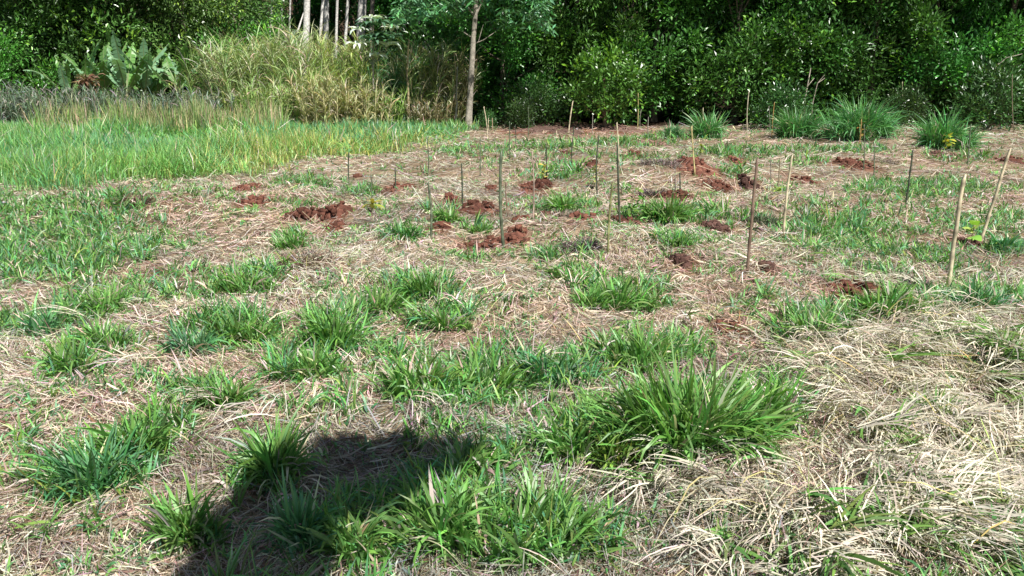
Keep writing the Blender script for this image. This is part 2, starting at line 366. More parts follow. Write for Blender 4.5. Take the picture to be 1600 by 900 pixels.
# short broken pieces over the heap
n = 9000; px = R.triangular(1150, 1500, 1660, n); py = R.uniform(480, 940, n); gxy = np.array([g2(a, b) for a, b in zip(px, py)]); x, y = gxy[:, 0], gxy[:, 1]
c = cols(n, PALE, .25, hue=.06); k = R.random(n); c[k < .3] = cols(int((k < .3).sum()), BROWN, .3); c[k > .85] = cols(int((k > .85).sum()), (.2, .27, .1), .2)
P.append(strands(x, y, R.gamma(1.5, .022, n), R.uniform(0, 6.28, n), R.uniform(.02, .11, n), R.uniform(.002, .009, n), np.clip(c, 0, .85), 2, pitch=.8, curl=1.2))
# locks of parallel strands, drooping
for i in range(1500):
    q = i % 10
    px, py = (R.triangular(1170, 1560, 1660), R.uniform(540, 930)) if q < 7 else ((R.uniform(980, 1300), R.uniform(740, 930)) if q == 7 and R.random() < .5 else ((R.uniform(1000, 1560), R.uniform(430, 560)) if q == 8 else (R.uniform(-20, 1600), R.uniform(420, 900))))
    if q < 7 and px < 1150+(py-540)*-.1+90*R.random(): continue
    bx, by = g2(px, py)
    if vn(bx*4, by*4, 77) < .42: continue
    n = R.integers(5, 14) if q < 9 else R.integers(3, 7); a0 = (vn(bx*1.5, by*1.5, 78)-.5)*5+3.3+R.normal(0, .9)
    b = np.array([bx, by, float(H(bx, by))+R.uniform(.01, .09)])[None]+R.normal(0, 1, (n, 3))*np.array([.02, .02, .008])
    b[:, 2] = np.maximum(b[:, 2], H(b[:, 0], b[:, 1])+.004)
    c = cols(n, np.array(PALE)*R.uniform(.6, 1.25), .1, hue=.04); wk = 1.
    if q == 9: c = cols(n, STRAW, .15)
    if R.random() < .15: c = cols(n, (.15, .27, .07), .15); wk = 1.7
    L_ = R.uniform(.10, .30)
    P.append(blades(b, a0+R.normal(0, .38, n), R.uniform(.9, 1.35)+R.normal(0, .1, n), R.uniform(.3, 1.1)+R.normal(0, .15, n), L_*R.uniform(.6, 1.2, n), wk*R.uniform(.0035, .0085, n), np.clip(c, 0, .85), None, 4))
# single long arching stalks
for i in range(70):
    px, py = (R.uniform(1050, 1600), R.uniform(480, 900)) if i < 50 else (R.uniform(0, 1600), R.uniform(430, 900))
    bx, by = g2(px, py); n = 1; c = cols(1, (.55, .50, .30), .12, hue=.05)
    P.append(blades(np.array([[bx, by, float(H(bx, by))]]), R.uniform(0, 6.28, 1), R.uniform(.5, 1.3, 1), R.uniform(.4, 1.1, 1), R.uniform(.25, .6, 1), R.uniform(.003, .006, 1), c, None, 8))
hayobj = newobj('hay', qmesh('hay', *join(P), M['straw']))
tag(hayobj, 'long pale hay heaped and drooping over the right foreground', 'hay', kind='stuff')

# ------------------------------------------------------------------ short grass everywhere
P = []
for y0, y1, dens, wd, Lm, S, nb in [(1.7, 3.4, 420, .0095, .15, 4, 9), (3.4, 5.5, 360, .0095, .155, 3, 9), (5.5, 9, 230, .0115, .155, 3, 7), (9, 14, 120, .016, .16, 2, 6), (14, 28, 42, .026, .19, 2, 5)]:
    x, y = sample(y0, y1, dens, .8); g = greenness(x, y); f = field(x, y); rr = red(x, y)
    bg = .11+(.4 if y0 < 5 else .55)*np.clip(vn(x*2.2, y*2.2, 81)*3-1.3, 0, 1)*np.clip(vn(x*.7, y*.7, 83)*2.5-.5, 0, 1)+.15*(x < -3)
    pg = np.maximum(np.clip(g*1.9-.25, 0, 1), bg)
    keep = (R.random(len(x)) < pg*(1-rr*.9)) & (f < .8)
    x = x[keep]; y = y[keep]; g = g[keep]; n = len(x)
    sc_ = (.35+.85*g)*R.uniform(.6, 1.25, n); th = np.abs(R.normal(.25, .35, n)); sa = R.uniform(0, 6.28, n)
    x = np.repeat(x, nb)+R.normal(0, .016*(1+y0*.06), n*nb); y = np.repeat(y, nb)+R.normal(0, .016*(1+y0*.06), n*nb); sc_ = np.repeat(sc_, nb); th = np.repeat(th, nb); sa = np.repeat(sa, nb); sv = np.repeat(R.uniform(.75, 1.25, n), nb); n = n*nb
    b = np.stack([x, y, H(x, y)+R.uniform(0, .02, n)], -1)
    c = cols(n, GREEN, .22); k = R.random(n); c[k < .3] = cols(int((k < .3).sum()), TEAL, .2); c[k > .88] = cols(int((k > .88).sum()), LIME, .2); k = R.random(n) < .1; c[k] = cols(int(k.sum()), STRAW, .2)
    c = np.clip(c*sv[:, None], .005, .8)
    P.append(blades(b, sa+R.normal(0, 1.0, n), th+np.abs(R.normal(0, .3, n)), R.gamma(2, .45, n), Lm*sc_*R.uniform(.5, 1.3, n), wd*R.uniform(.5, 1.3, n), c, c*1.2, S))
tag(newobj('short_grass', qmesh('short_grass', *join(P), M['grass'])), 'short green grass regrowing in patches through the straw', 'grass', kind='stuff')

# ------------------------------------------------------------------ tall field grass on the left
P = []
for y0, y1, dens, wd in [(9.5, 14, 1100, .011), (14, 19, 700, .015), (19, 27.5, 360, .022)]:
    x, y = sample(y0, y1, dens, 2.5); f = field(x, y); k = (x < 0) & (R.random(len(x)) < f*1.0); x = x[k]; y = y[k]; f = f[k]; n = len(x)
    px, _ = proj(x, y)
    hm = (.12+.34*vn(x*.7, y*.7, 91)+.16*vn(x*2.5, y*2.5, 93))*(.35+.65*np.clip(f, 0, 1))*np.interp(px, [0, 450, 740], [1.1, 1, .75])
    c = cols(n, (.20, .40, .11), .2); tl = vn(x*.5, y*.5, 92)
    m = R.random(n) < np.clip(tl*1.4-.35, 0, .8); c[m] = cols(int(m.sum()), (.13, .34, .15), .2)
    yl = R.random(n) < np.interp(px, [0, 300, 420, 740], [.06, .12, .6, .8])*np.clip(1.5-(y-12)/9, .1, 1); c[yl] = cols(int(yl.sum()), YEL, .2)
    k = R.random(n) < .018; c[k] = cols(int(k.sum()), STRAW, .2); hm[k] *= 1.3
    b = np.stack([x, y, H(x, y)], -1)
    P.append(blades(b, R.uniform(0, 6.28, n), np.abs(R.normal(.2, .2, n))+.5*(vn(x*.6, y*.6, 94) > .7), R.gamma(2, .4, n), hm*R.uniform(.6, 1.3, n), wd*R.uniform(.6, 1.3, n), c, c*1.2, 2))
tag(newobj('field_grass', qmesh('field_grass', *join(P), M['grass'])), 'knee high bright green grass filling the left side of the field', 'grass', kind='stuff')

# ------------------------------------------------------------------ dirt mounds
for i, ((px, py, a, b, h, lab), (mx, my, ax, by, hh)) in enumerate(zip(MOUNDS, MW)):
    rg = np.random.default_rng(100+i); nr, ns = 10, 26
    rr = np.linspace(0.02, 1, nr); th = np.linspace(0, 2*np.pi, ns, endpoint=False); RR, TT = np.meshgrid(rr, th, indexing='ij')
    wob = 1+.3*np.sin(TT*2+rg.random()*6)+.2*np.sin(TT*3+rg.random()*6)+.12*np.sin(TT*7+rg.random()*6)
    xx = RR*np.cos(TT)*ax*wob*.85; yy = RR*np.sin(TT)*by*wob*.85
    s = max(.35, ax*.8); wx = xx+mx; wy = yy+my
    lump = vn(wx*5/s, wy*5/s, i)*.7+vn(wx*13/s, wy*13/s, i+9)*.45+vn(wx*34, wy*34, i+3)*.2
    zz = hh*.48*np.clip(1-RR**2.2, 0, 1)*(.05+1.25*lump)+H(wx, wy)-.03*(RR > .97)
    z0 = float(H(mx, my)); V = np.stack([xx, yy, zz-z0], -1).reshape(-1, 3); Q = []
    for u in range(nr-1):
        for v in range(ns): k = (v+1) % ns; Q.append([u*ns+v, (u+1)*ns+v, (u+1)*ns+k, u*ns+k])
    Q = np.array(Q); c = np.array([.165, .070, .048])*(1+rg.normal(0, .12))*(.45+.8*lump.reshape(-1, 1))  # low spots coloured darker, painting the shade of pits into the earth
    if 'bare' in lab: c = c*np.array([1.3, 1.9, 2.2])
    if 'brown' in lab: c = c*np.array([.75, .95, 1.1])
    if 'dark' in lab: c = c*.75
    parts = [(V, Q, c)]
    for _ in range(int(14+30*min(1, ax*2))):     # loose clods
        q = rg.random()*6.28; d = rg.uniform(.3, 1.05); cx, cy = d*math.cos(q)*ax, d*math.sin(q)*by; s = rg.uniform(.008, .032)
        cz = float(H(cx+mx, cy+my))-z0+hh*max(0, 1-d**2.6)*.6
        U = rg.normal(0, 1, (8, 3)); cube = np.array([[sx, sy, sz] for sz in (-1, 1) for sx, sy in ((-1, -1), (1, -1), (1, 1), (-1, 1))])*s+U*s*.22+np.array([cx, cy, cz])
        parts.append((cube, np.array([[0, 3, 2, 1], [4, 5, 6, 7], [0, 1, 5, 4], [1, 2, 6, 5], [2, 3, 7, 6], [3, 0, 4, 7]]), np.tile(c.mean(0), (8, 1))))
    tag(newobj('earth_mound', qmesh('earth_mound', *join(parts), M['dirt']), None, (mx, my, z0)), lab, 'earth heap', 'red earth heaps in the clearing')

# ------------------------------------------------------------------ stakes
CR = (.62, .53, .36); BR = (.22, .15, .11); DK = (.07, .085, .055); GG = (.13, .16, .10); YG = (.25, .26, .11); GY = (.25, .23, .19); OR = (.4, .25, .09)
STAKES = [ # top x,y, base x,y, radius, colour, label
 (1503,275,1480,460,.016,CR,'thick cream bamboo stake with slanted cut tip, left one of the near pair'),
 (1573,233,1528,381,.015,CR,'long cream bamboo stake leaning right behind the lime seedling'),
 (1182,248,1166,439,.0125,BR,'tall thin brown stake leaning slightly right beside a tall dark red clod'),
 (1237,243,1224,371,.013,CR,'cream stake leaning right in straw right of the tall brown stake'),
 (783,236,788,394,.014,GG,'thick grey green stake standing in the long red scrape'),
 (669,284,672,386,.011,GG,'grey green stake beside a small tuft and red earth cut'),
 (957,286,950,409,.010,YG,'yellow green stake nearest of the pair by the leafy green bush'),
 (965,226,969,364,.011,DK,'tall dark green stake against the small leafy bush'),
 (831,236,832,355,.008,(.4,.3,.24),'thin pinkish stake in straw strewn red earth'),
 (936,212,934,301,.011,DK,'dark stake beside pale seedling right of the pointed clod'),
 (1426,235,1414,329,.012,DK,'dark stake leaning right behind the green grass on the right'),
 (721,255,722,321,.010,DK,'dark stake at the foot of the long low earth row'),
 (853,224,853,287,.010,DK,'dark stake behind the yellow seedling leaves'),
 (1081,198,1086,284,.012,(.5,.43,.2),'cream yellow stake in front of the broad orange bank'),
 (895,158,888,210,.017,CR,'pale cream stake leaning right on the bare red bank'),
 (997,146,996,204,.014,(.42,.36,.16),'tall yellowish stake under the bright bush'),
 (1002,171,1001,203,.010,GY,'short grey stake next to the tall yellowish stake'),
 (1013,183,1013,216,.012,GY,'short grey stake right of the two stakes under the bush'),
 (926,180,925,209,.012,GY,'short grey stake at the dark end of the red bank'),
 (825,168,824,221,.010,GG,'thin grey green stake at the left end of the red bank'),
 (805,195,805,224,.010,DK,'short dark stake left of the bare red bank'),
 (897,199,892,263,.010,DK,'dark stake in front of the bare bank beside a dark clod'),
 (964,192,967,262,.012,CR,'cream stake directly behind the tall dark green stake'),
 (1099,169,1098,216,.014,CR,'cream stake in front of the tuft at the middle of the tree line'),
 (1172,141,1168,212,.014,(.45,.4,.28),'tall beige stake before the dark trees right of the middle tuft'),
 (1210,160,1206,216,.011,OR,'orange brown stake at the tree line left of the tall grass clumps'),
 (1201,166,1203,214,.009,GY,'thin grey stake touching the orange brown stake'),
 (1204,248,1204,291,.007,GY,'very thin grey stick left of the leaning cream stake'),
 (1219,246,1214,303,.009,(.3,.25,.16),'thin brown stick just left of the leaning cream stake'),
 (1350,195,1349,269,.010,GG,'green tipped thin stake behind the red bank on the right'),
 (1366,222,1365,281,.009,GG,'thin grey green stake right of the green tipped one'),
 (1411,128,1409,202,.013,(.5,.45,.28),'tall cream stake between the two right grass clumps'),
 (1517,195,1512,259,.012,GG,'green stake in front of the rightmost tall grass clump'),
 (1585,117,1585,208,.012,(.2,.17,.11),'tall brown grey stake at the far right edge'),
 (1346,187,1343,226,.011,OR,'short orange stake in front of the widest tall grass clump'),
 (1482,190,1479,226,.011,(.45,.4,.15),'yellow stake above a yellow leaved seedling at the right clump'),
 (1265,138,1263,170,.012,CR,'short cream stake behind the left grass clump of the right trio'),
 (1062,270,1063,307,.010,DK,'short dark stake behind the long red bank'),
 (1055,258,1055,306,.006,GY,'very thin stick left of the short dark stake'),
 (545,238,545,288,.010,DK,'short dark stake at the edge of the yellow green field grass'),
 (617,262,617,298,.010,DK,'short dark stake rising from the low red heap'),
 (667,214,668,271,.009,GG,'thin stake at the right end of the yellow green field grass'),
 (750,214,750,272,.009,GG,'thin green stake right of a bright tuft at the field corner'),
 (796,190,796,256,.009,GG,'thin green stake left of the bare red bank'),
 (790,284,795,333,.008,BR,'thin brown stick just behind the thick grey green stake'),
 (580,272,581,332,.007,GG,'thin green stick rising from the yellow spiky seedling'),
 (756,167,762,216,.013,CR,'cream peg leaning left beside the slender tree trunk'),
 (763,185,764,206,.012,CR,'shorter cream peg, middle of three by the slender trunk'),
 (769,185,769,207,.012,(.45,.33,.22),'brownish peg, right of three by the slender trunk')]
def stake(i, tx, ty, bx, by, r, col, lab):
    rg = np.random.default_rng(300+i)
    x, y = g2(bx, by); z = float(H(x, y)); xt, zt = zat(tx, ty, y)
    n = 22; t = np.linspace(0, 1, n); Lh = zt-z+.06
    bow = rg.normal(0, .02)*Lh
    pts = np.stack([(xt-x)*t+bow*np.sin(t*3.14), rg.normal(0, .03)*t*Lh+bow*.5*np.sin(t*3.1)+.004*np.sin(t*17+i), -.06+Lh*t], -1)
    rd = r*(1.08-.22*t); node = np.zeros(n); node[rg.integers(2, 5)::rg.integers(4, 6)] = 1
    rd = rd*(1+.22*node)
    V, Q, C = tube(pts, rd, 8, col)
    C = C*(1+.25*(np.sin(V[:, 2:3]*9+i)*.5)); nd = np.repeat(node, 8); C[:len(nd)] *= (1-.45*nd)[:, None]
    top = V[:, 2] > pts[-1, 2]-.004; V[top, 2] += V[top, 0]*0+(V[top, 0]-pts[-1, 0])*1.6   # slanted cut
    tag(newobj('stake', qmesh('stake', V, Q, np.clip(C, .01, .9), M['cane']), None, (x, y, z)), lab, 'stake', 'stakes marking planted seedlings')
for i, s in enumerate(STAKES): stake(i, *s)

# ------------------------------------------------------------------ individual grass clumps
TUFTS = [ # base px, py, width px, height px, colour, dry share, upright, label
 (1075,742,330,108,GREEN,.03,.2,'largest lush green grass clump right of centre in the foreground'),
 (1190,705,130,110,GREEN,.08,.3,'green grass clump merging with the right side of the largest clump'),
 (800,870,250,120,GREEN,.04,.1,'broad leaved grass clump at the bottom centre'),
 (690,860,150,110,GREEN,.04,.1,'flattened bright grass clump between shadow and bottom centre clump'),
 (140,790,150,130,TEAL,.05,.4,'tall upright blue green grass clump at the lower left'),
 (215,740,110,90,GREEN,.04,.2,'grass clump on the right flank of the lower left upright clump'),
 (285,860,110,95,GREEN,.06,.4,'wide bladed clump at the bottom left beside the shadow'),
 (430,765,70,120,GREEN,.04,.6,'narrow upright dark clump on the left rim of the shadow'),
 (560,885,150,90,GREEN,.04,.3,'sunlit clump at the bottom in front of the shadow'),
 (470,880,80,90,TEAL,.04,.5,'shaded clump with broad upright blades in the shadow bottom'),
 (650,640,130,70,GREEN,.05,.1,'dense clump left of centre above a straw hump'),
 (760,620,140,70,GREEN,.05,.1,'dense clump at mid frame between straw humps'),
 (860,600,100,60,TEAL,.08,.2,'looser blue green clump left of the largest clump top'),
 (1005,585,110,70,GREEN,.08,.3,'clump just behind the largest foreground clump'),
 (955,575,70,50,GREEN,.12,.1,'low dark clump left of the clump behind the largest one'),
 (520,555,90,75,GREEN,.05,.4,'upright clump left of centre beside bare straw'),
 (480,600,90,60,GREEN,.05,.2,'clump sprawling below the upright clump left of centre'),
 (370,545,110,55,GREEN,.04,.2,'round bright clump on the left middle ground'),
 (300,570,80,55,TEAL,.05,.2,'clump touching the left side of the round bright clump'),
 (110,600,90,60,GREEN,.06,.2,'dark clump beside a small hollow on the far left'),
 (160,560,70,60,GREEN,.1,.3,'clump behind the hollow on the left'),
 (60,530,90,40,TEAL,.05,.2,'low clump near the left edge below the grey straw'),
 (160,500,110,40,GREEN,.05,.1,'long low clump above the hollow on the left'),
 (345,655,90,50,GREEN,.05,.2,'clump left of the straw behind the narrow upright clump'),
 (270,690,70,60,GREEN,.05,.4,'slim clump between lower left clump and the straw'),
 (970,485,110,50,GREEN,.04,.2,'round clump at centre right behind the bare straw'),
 (920,495,60,40,GREEN,.04,.2,'small clump attached to the left of the round centre right clump'),
 (665,480,90,50,GREEN,.05,.3,'fan shaped clump in the middle above a pale long blade'),
 (585,500,90,45,GREEN,.05,.1,'clump left of the fan shaped middle clump'),
 (700,530,70,40,GREEN,.1,.2,'low clump below the fan shaped clump'),
 (380,465,110,35,GREEN,.05,.1,'broad low clump on the left behind the round bright clump'),
 (735,755,90,60,GREEN,.1,.3,'loose clump of thin blades at the right rim of the shadow'),
 (965,750,60,60,LIME,.05,.5,'small fresh clump standing alone below the largest clump left side'),
 (900,735,90,60,GREEN,.08,.3,'clump between the bottom centre clump and the largest clump'),
 (905,680,100,60,GREEN,.1,.3,'thin clump left of the largest clump'),
 (1390,515,120,50,GREEN,.08,.2,'clump in front of the red heap on the right'),
 (1270,545,90,50,GREEN,.15,.2,'dark clump at the left end of the right hay heap'),
 (1530,500,110,45,TEAL,.06,.2,'blue green clump at the right edge behind the hay'),
 (1455,690,45,50,GREEN,.08,.4,'small green clump growing through the hay'),
 (1560,620,50,45,GREEN,.1,.3,'little clump in the hay near the right edge'),
 (1400,870,110,60,GREEN,.15,.1,'sprawling broad blades at the bottom right in the hay'),
 (1570,890,90,60,TEAL,.15,.3,'blue green blades at the bottom right corner'),
 (1575,400,60,35,TEAL,.04,.1,'dark clump at the right edge beside the leaning cream stake'),
 (632,386,50,22,(.05,.19,.04),.02,.2,'small vivid clump left of a grey green stake'),
 (455,390,46,34,GREEN,.05,.3,'small upright clump below the left red heaps'),
 (1060,410,56,24,GREEN,.05,.2,'small clump right of the yellow green stake'),
 (890,440,70,24,GREEN,.05,.2,'flat clump below the dark dead root mat'),
 (750,372,32,18,GREEN,.03,.3,'little tuft above the long shallow red scrape'),
 (700,348,60,24,GREEN,.04,.2,'tuft right of the grey green stake behind red earth'),
 (880,332,70,26,GREEN,.04,.2,'tuft behind the pink stake in the middle distance'),
 (1050,352,110,30,GREEN,.04,.1,'wide bright grass patch below the long red bank'),
 (1110,218,76,44,(.11,.30,.11),.06,.3,'tall tuft at the middle of the tree line'),
 (1248,217,100,44,(.10,.29,.10),.03,.2,'left one of three large blue green clumps at the tree line'),
 (1348,222,150,52,(.11,.31,.12),.02,.2,'widest of three large blue green clumps at the tree line'),
 (1480,232,130,44,(.10,.29,.10),.03,.2,'rightmost of three large blue green clumps at the tree line'),
 (1050,218,46,20,TEAL,.08,.2,'low tuft left of the middle tree line tuft')]
for i, (px, py, wp, hp, col, dry, upr, lab) in enumerate(TUFTS):
    rg = np.random.default_rng(500+i)
    x, y = g2(px, py); x1, _ = g2(px+wp/2, py); W_ = abs(x1-x); _, zt = zat(px, py-hp, y); hh = zt*(.82 if y < 9 else 1)
    Lb = math.hypot(W_*.75, hh)*1.05; far = y > 9
    bw = .0155 if not far else .026
    n = int(np.clip(900*(W_/.4)**1.5, 220, 1500)) if not far else int(np.clip(1100*(W_/.8), 260, 2400))
    bigc = i in (0, 4) or far
    Lt = Lb*.9 if bigc else max(.10, hh*1.0+.04); n = int(n*1.5) if i == 0 else n if bigc else int(n*1.25)
    T = tuft(W_*(.78 if i == 0 else .55 if bigc else .9), max(.10, Lt), n, bw*rg.uniform(.8, 1.1), rg, col, dry, 5 if not far else 4, upr, 1.+.3*(not bigc)+.35*(i == 0 or far), .75 if bigc else .5)
    T2 = tuft(W_*(.72 if bigc else 1.25), max(.06, Lt*.5), n//2, bw*.75, rg, col, dry+.1, 3, 0., 1.1)
    x0, y0 = x, y+W_*.25; z0 = float(H(x0, y0))
    tag(newobj('grass_clump', qmesh('grass_clump', *join([T, T2]), M['grass']), None, (x0, y0, z0)), lab, 'grass clump', 'green grass clumps in the clearing')

# dead dark root mats
for i, (px, py, wp, hp, col, lab) in enumerate([
 (905,402,34,14,(.10,.07,.075),'dark purple brown dead clump of roots below the broad red face'),
 (875,352,38,16,(.22,.17,.14),'grey brown mat of dead roots above the broad red face'),
 (1030,277,40,18,(.20,.16,.15),'grey dead clump left of the broad orange bank'),
 (1018,306,24,16,(.09,.07,.07),'dark tangled dead clump at the left end of the long red bank'),
 (1435,452,30,12,(.06,.05,.06),'black brown dead clump near the foot of the left thick stake'),
 (212,334,30,14,(.16,.11,.08),'dark brown dead clump on the left straw'),
 (1195,355,30,22,(.08,.11,.06),'dark weedy clump left of the leaning cream stake'),
 (1380,257,26,10,(.2,.16,.13),'grey dead clump right of the thin grey green stakes'),
 (170,310,40,20,(.2,.18,.14),'grey withered clump at the foot of the tall field grass'),
 (480,432,50,22,(.3,.22,.17),'brownish withered clump left of centre behind the green clumps')]):
    rg = np.random.default_rng(700+i); x, y = g2(px, py); x1, _ = g2(px+wp, py); W_ = abs(x1-x)*.8; n = 700
    a = rg.random(n)*6.28; r = np.sqrt(rg.random(n))*W_; b = np.stack([r*np.sin(a), r*np.cos(a)*.8, np.zeros(n)], -1); b[:, 2] = H(b[:, 0]+x, b[:, 1]+y)-float(H(x, y))
    T = blades(b, a+rg.normal(0, 1.2, n), rg.uniform(.2, 1.4, n), rg.uniform(.3, 1.8, n), rg.uniform(.06, .2, n)*(.6+W_), rg.uniform(.004, .011, n), cols(n, col, .3, rg), None, 3, rg)
    tag(newobj('dead_grass_clump', qmesh('dead_grass_clump', *T, M['straw']), None, (x, y, float(H(x, y)))), lab, 'dead grass clump', 'dead clumps among the straw')

# ------------------------------------------------------------------ seedlings
SEED = [ # px,py, height px, leaf count, leaf len, colour, label
 (582,335,24,14,.16,(.36,.36,.07),'yellow spiky seedling beside the tallest left red heap'),
 (1516,385,42,5,.13,(.36,.55,.10),'seedling with one big lime leaf between the two thick cream stakes'),
 (849,288,34,8,.10,(.55,.50,.14),'pale yellow leaved seedling above the dark red clod'),
 (929,292,34,10,.09,(.36,.42,.14),'pale green seedling left of the dark stake'),
 (1343,224,36,7,.16,(.3,.18,.06),'orange withering seedling in front of the widest tree line clump'),
 (1479,238,30,10,.16,(.48,.48,.06),'yellow green seedling in front of the rightmost tree line clump'),
 (984,352,44,60,.07,(.13,.26,.05),'small leafy green bush right of the tall dark green stake'),
 (1214,318,26,12,.10,(.3,.4,.08),'yellow green seedling left of the leaning cream stake'),
 (1094,246,22,12,.12,(.3,.38,.08),'yellow green seedling behind the cream yellow stake')]
def leafquads(base, d, L, wd, col, rng, fold=.25):
    n = len(base); d = d/np.linalg.norm(d, axis=1, keepdims=True)
    rnd = rng.normal(0, 1, (n, 3)); rnd[:, 2] = np.abs(rnd[:, 2])*0.3
    s = np.cross(d, np.array([0, 0, 1.])+rnd*.6); s /= np.linalg.norm(s, axis=1, keepdims=True)+1e-9; nn = np.cross(s, d)
    m = base+d*L[:, None]*.5; V = np.stack([base, m+s*wd[:, None]*.5+nn*wd[:, None]*fold, base+d*L[:, None], m-s*wd[:, None]*.5+nn*wd[:, None]*fold], 1).reshape(-1, 3)
    Q = np.arange(n*4).reshape(-1, 4); return V, Q, np.repeat(col, 4, 0)
for i, (px, py, hp, nl, LL, col, lab) in enumerate(SEED):
    rg = np.random.default_rng(800+i); x, y = g2(px, py); z = float(H(x, y)); _, zt = zat(px, py-hp, y); h = max(.12, zt-z)
    root = tag(empty('seedling', (x, y, z)), lab, 'seedling', 'young plants set out by the stakes')
    newobj('stem', qmesh('stem', *tube([(0, 0, -.03), (.01, 0, h*.5), (.02, .01, h*.9)], [.006, .005, .003], 6, (.2, .18, .08)), M['cane']), root)
    parts = []
    for k in range(nl):
        zz = h*(.3+.65*k/nl); a = k*2.4+rg.random(); el = rg.uniform(-.3, .7)
        b = np.array([[.01, 0, zz]]); L1 = LL*rg.uniform(.8, 1.3)
        if nl > 20: b = b+rg.normal(0, .09, (1, 3))*[[1, 1, .8]]
        if nl == 5 and k == 4: L1 *= 1.4
        t = blades(b, np.array([a]), np.array([1.2-el]), np.array([.9]), np.array([L1]), np.array([L1*(.22 if i == 0 else .5)]), cols(1, col, .12, rg), None, 5, rg, twist=.3)
        if nl > 20: parts.append(t)
        else: newobj('leaf', qmesh('leaf', *t, M['grass']), root)
    if parts: tag(newobj('foliage', qmesh('foliage', *join(parts), M['grass']), root))

# ------------------------------------------------------------------ trees
def crown_mesh(name, rx, ry, z0, z1, nclus, nleaf, L, wd, col, seed, nlobe=26, core=.5, droop=0., spread=.32):
    rg = np.random.default_rng(seed); lob = []
    for k in range(nlobe):
        zz = rg.uniform(.04, 1); rr = math.sqrt(max(.05, 1-(abs(zz-.42)/.62)**2.4)); a = rg.random()*6.28; q = rg.uniform(.45, 1)
        lob.append((rr*q*rx*math.cos(a), rr*q*ry*math.sin(a), z0+zz*(z1-z0), rg.uniform(.2, .55)*min(rx, ry)*(26/nlobe)**.4, rg.uniform(.65, 1.5)))
    lob = np.array(lob); k = rg.integers(0, nlobe, nclus)
    d = rg.normal(0, 1, (nclus, 3)); d /= np.linalg.norm(d, axis=1, keepdims=True)
    rad_ = lob[k, 3]*np.where(rg.random(nclus) < core, rg.uniform(.2, .9, nclus), rg.uniform(.9, 1.15, nclus))
    C = lob[k, :3]+d*rad_[:, None]; C[:, 2] = np.maximum(C[:, 2], z0*.6+.15)
    cc = np.array(col)[None]*lob[k, 4][:, None]*(1+rg.normal(0, .18, (nclus, 1)))
    yl = rg.random(nclus) < .10; cc[yl] = cc[yl]*np.array([2.0, 1.7, .9])
    n = nclus*nleaf; ci = np.repeat(np.arange(nclus), nleaf)
    off = rg.normal(0, spread/2, (n, 3)); base = C[ci]+off
    dd = off/spread+d[ci]*.6+rg.normal(0, .5, (n, 3)); dd[:, 2] += .25-droop
    c = np.clip(cc[ci]*(1+rg.normal(0, .2, (n, 1))), .004, .6)
    V, Q, CC = leafquads(base, dd, L*rg.uniform(.6, 1.3, n), wd*rg.uniform(.7, 1.2, n), c, rg)
    return qmesh(name, V, Q, CC, M['leaf'], False), lob
def trunk_mesh(name, h, r, col, seed, lean=(0, 0), limbs=None, wob=.06):
    rg = np.random.default_rng(seed); n = 12; t = np.linspace(0, 1, n)
    wx = np.cumsum(rg.normal(0, wob, n))*.4; wy = np.cumsum(rg.normal(0, wob, n))*.4; wx -= wx[0]; wy -= wy[0]
    pts = np.stack([lean[0]*t*h+wx, lean[1]*t*h+wy, -.15+t*(h+.15)], -1)
    rr = r*(1-.55*t); rr[0] *= 1.35; rr[1] *= 1.08
    parts = [tube(pts, rr, 10, col)]
    if limbs is not None:
        for l in limbs:
            i = int(np.clip((l[2]*.55/h)*n, 1, n-2)); a = pts[i]; b = np.array(l[:3]); m = (a+b)/2+np.array([0, 0, -.12*np.linalg.norm(b-a)])
            parts.append(tube([a, a*.6+m*.4, m*.6+b*.4, b], np.array([.5, .4, .25, .1])*rr[i], 6, col))
    V, Q, C = join(parts); C = C*(1+.2*np.sin(V[:, 2:3]*3+V[:, 0:1]*5))
    return qmesh(name, V, Q, C, M['bark'])
def put_tree(name, protos, loc, s, rz, lab, group, cat='tree'):
    e = empty(name, loc); e.rotation_euler = (0, 0, rz); e.scale = s if isinstance(s, tuple) else (s, s, s)
    tag(e, lab, cat, group); newobj('trunk', protos[0], e); newobj('crown', protos[1], e); return e
DG = (.072, .19, .036); 
MAC = []
for k in range(4):
    cm, lob = crown_mesh('crown', 2.5, 2.3, .15, 9.5, 2500, 13, .185, .083, DG, 900+k, nlobe=80, core=.3)
    MAC.append((trunk_mesh('trunk', 4.5, .13, (.16, .13, .10), 910+k, limbs=lob[:14]), cm))
FR = [(-.3, 30.2, .85, 'dark tree at the left end of the orchard wall beside the black gap'),
 (2.2, 30.6, .95, 'dark tree rising behind the bare red bank'),
 (5.0, 30.4, 1., 'dark glossy tree behind the bright bush'),
 (7.6, 29.6, .95, 'dark tree behind the tall beige stake'),
 (9.8, 30.2, 1., 'dark tree behind the left of the three tree line clumps'),
 (12.2, 29.8, 1., 'dark tree behind the widest tree line clump'),
 (14.4, 30.2, 1., 'tree with yellowish sunlit sprays above the tall cream stake'),
 (16.8, 29.8, .95, 'dark tree behind the rightmost tree line clump'),
 (19.2, 29.6, .9, 'dark tree at the right edge of the clearing')]
for i, (x, y, s, lab) in enumerate(FR): put_tree('orchard_tree', MAC[i % 4], (x, y, float(H(x, y))), (s, s, s), i*1.9, lab, 'dense dark trees along the back of the clearing')
for i in range(14):
    x = -19+i*3.4; y = 34.5+(i % 3)*.7
    if -15 < x < -3.6: y += 14
    put_tree('orchard_tree', MAC[(i+1) % 4], (x, y, float(H(x, y))), (1.15, 1.15, 1.35), i*2.3, 'dense dark tree standing in the shaded second row of the wood', 'dense dark trees of the second row')
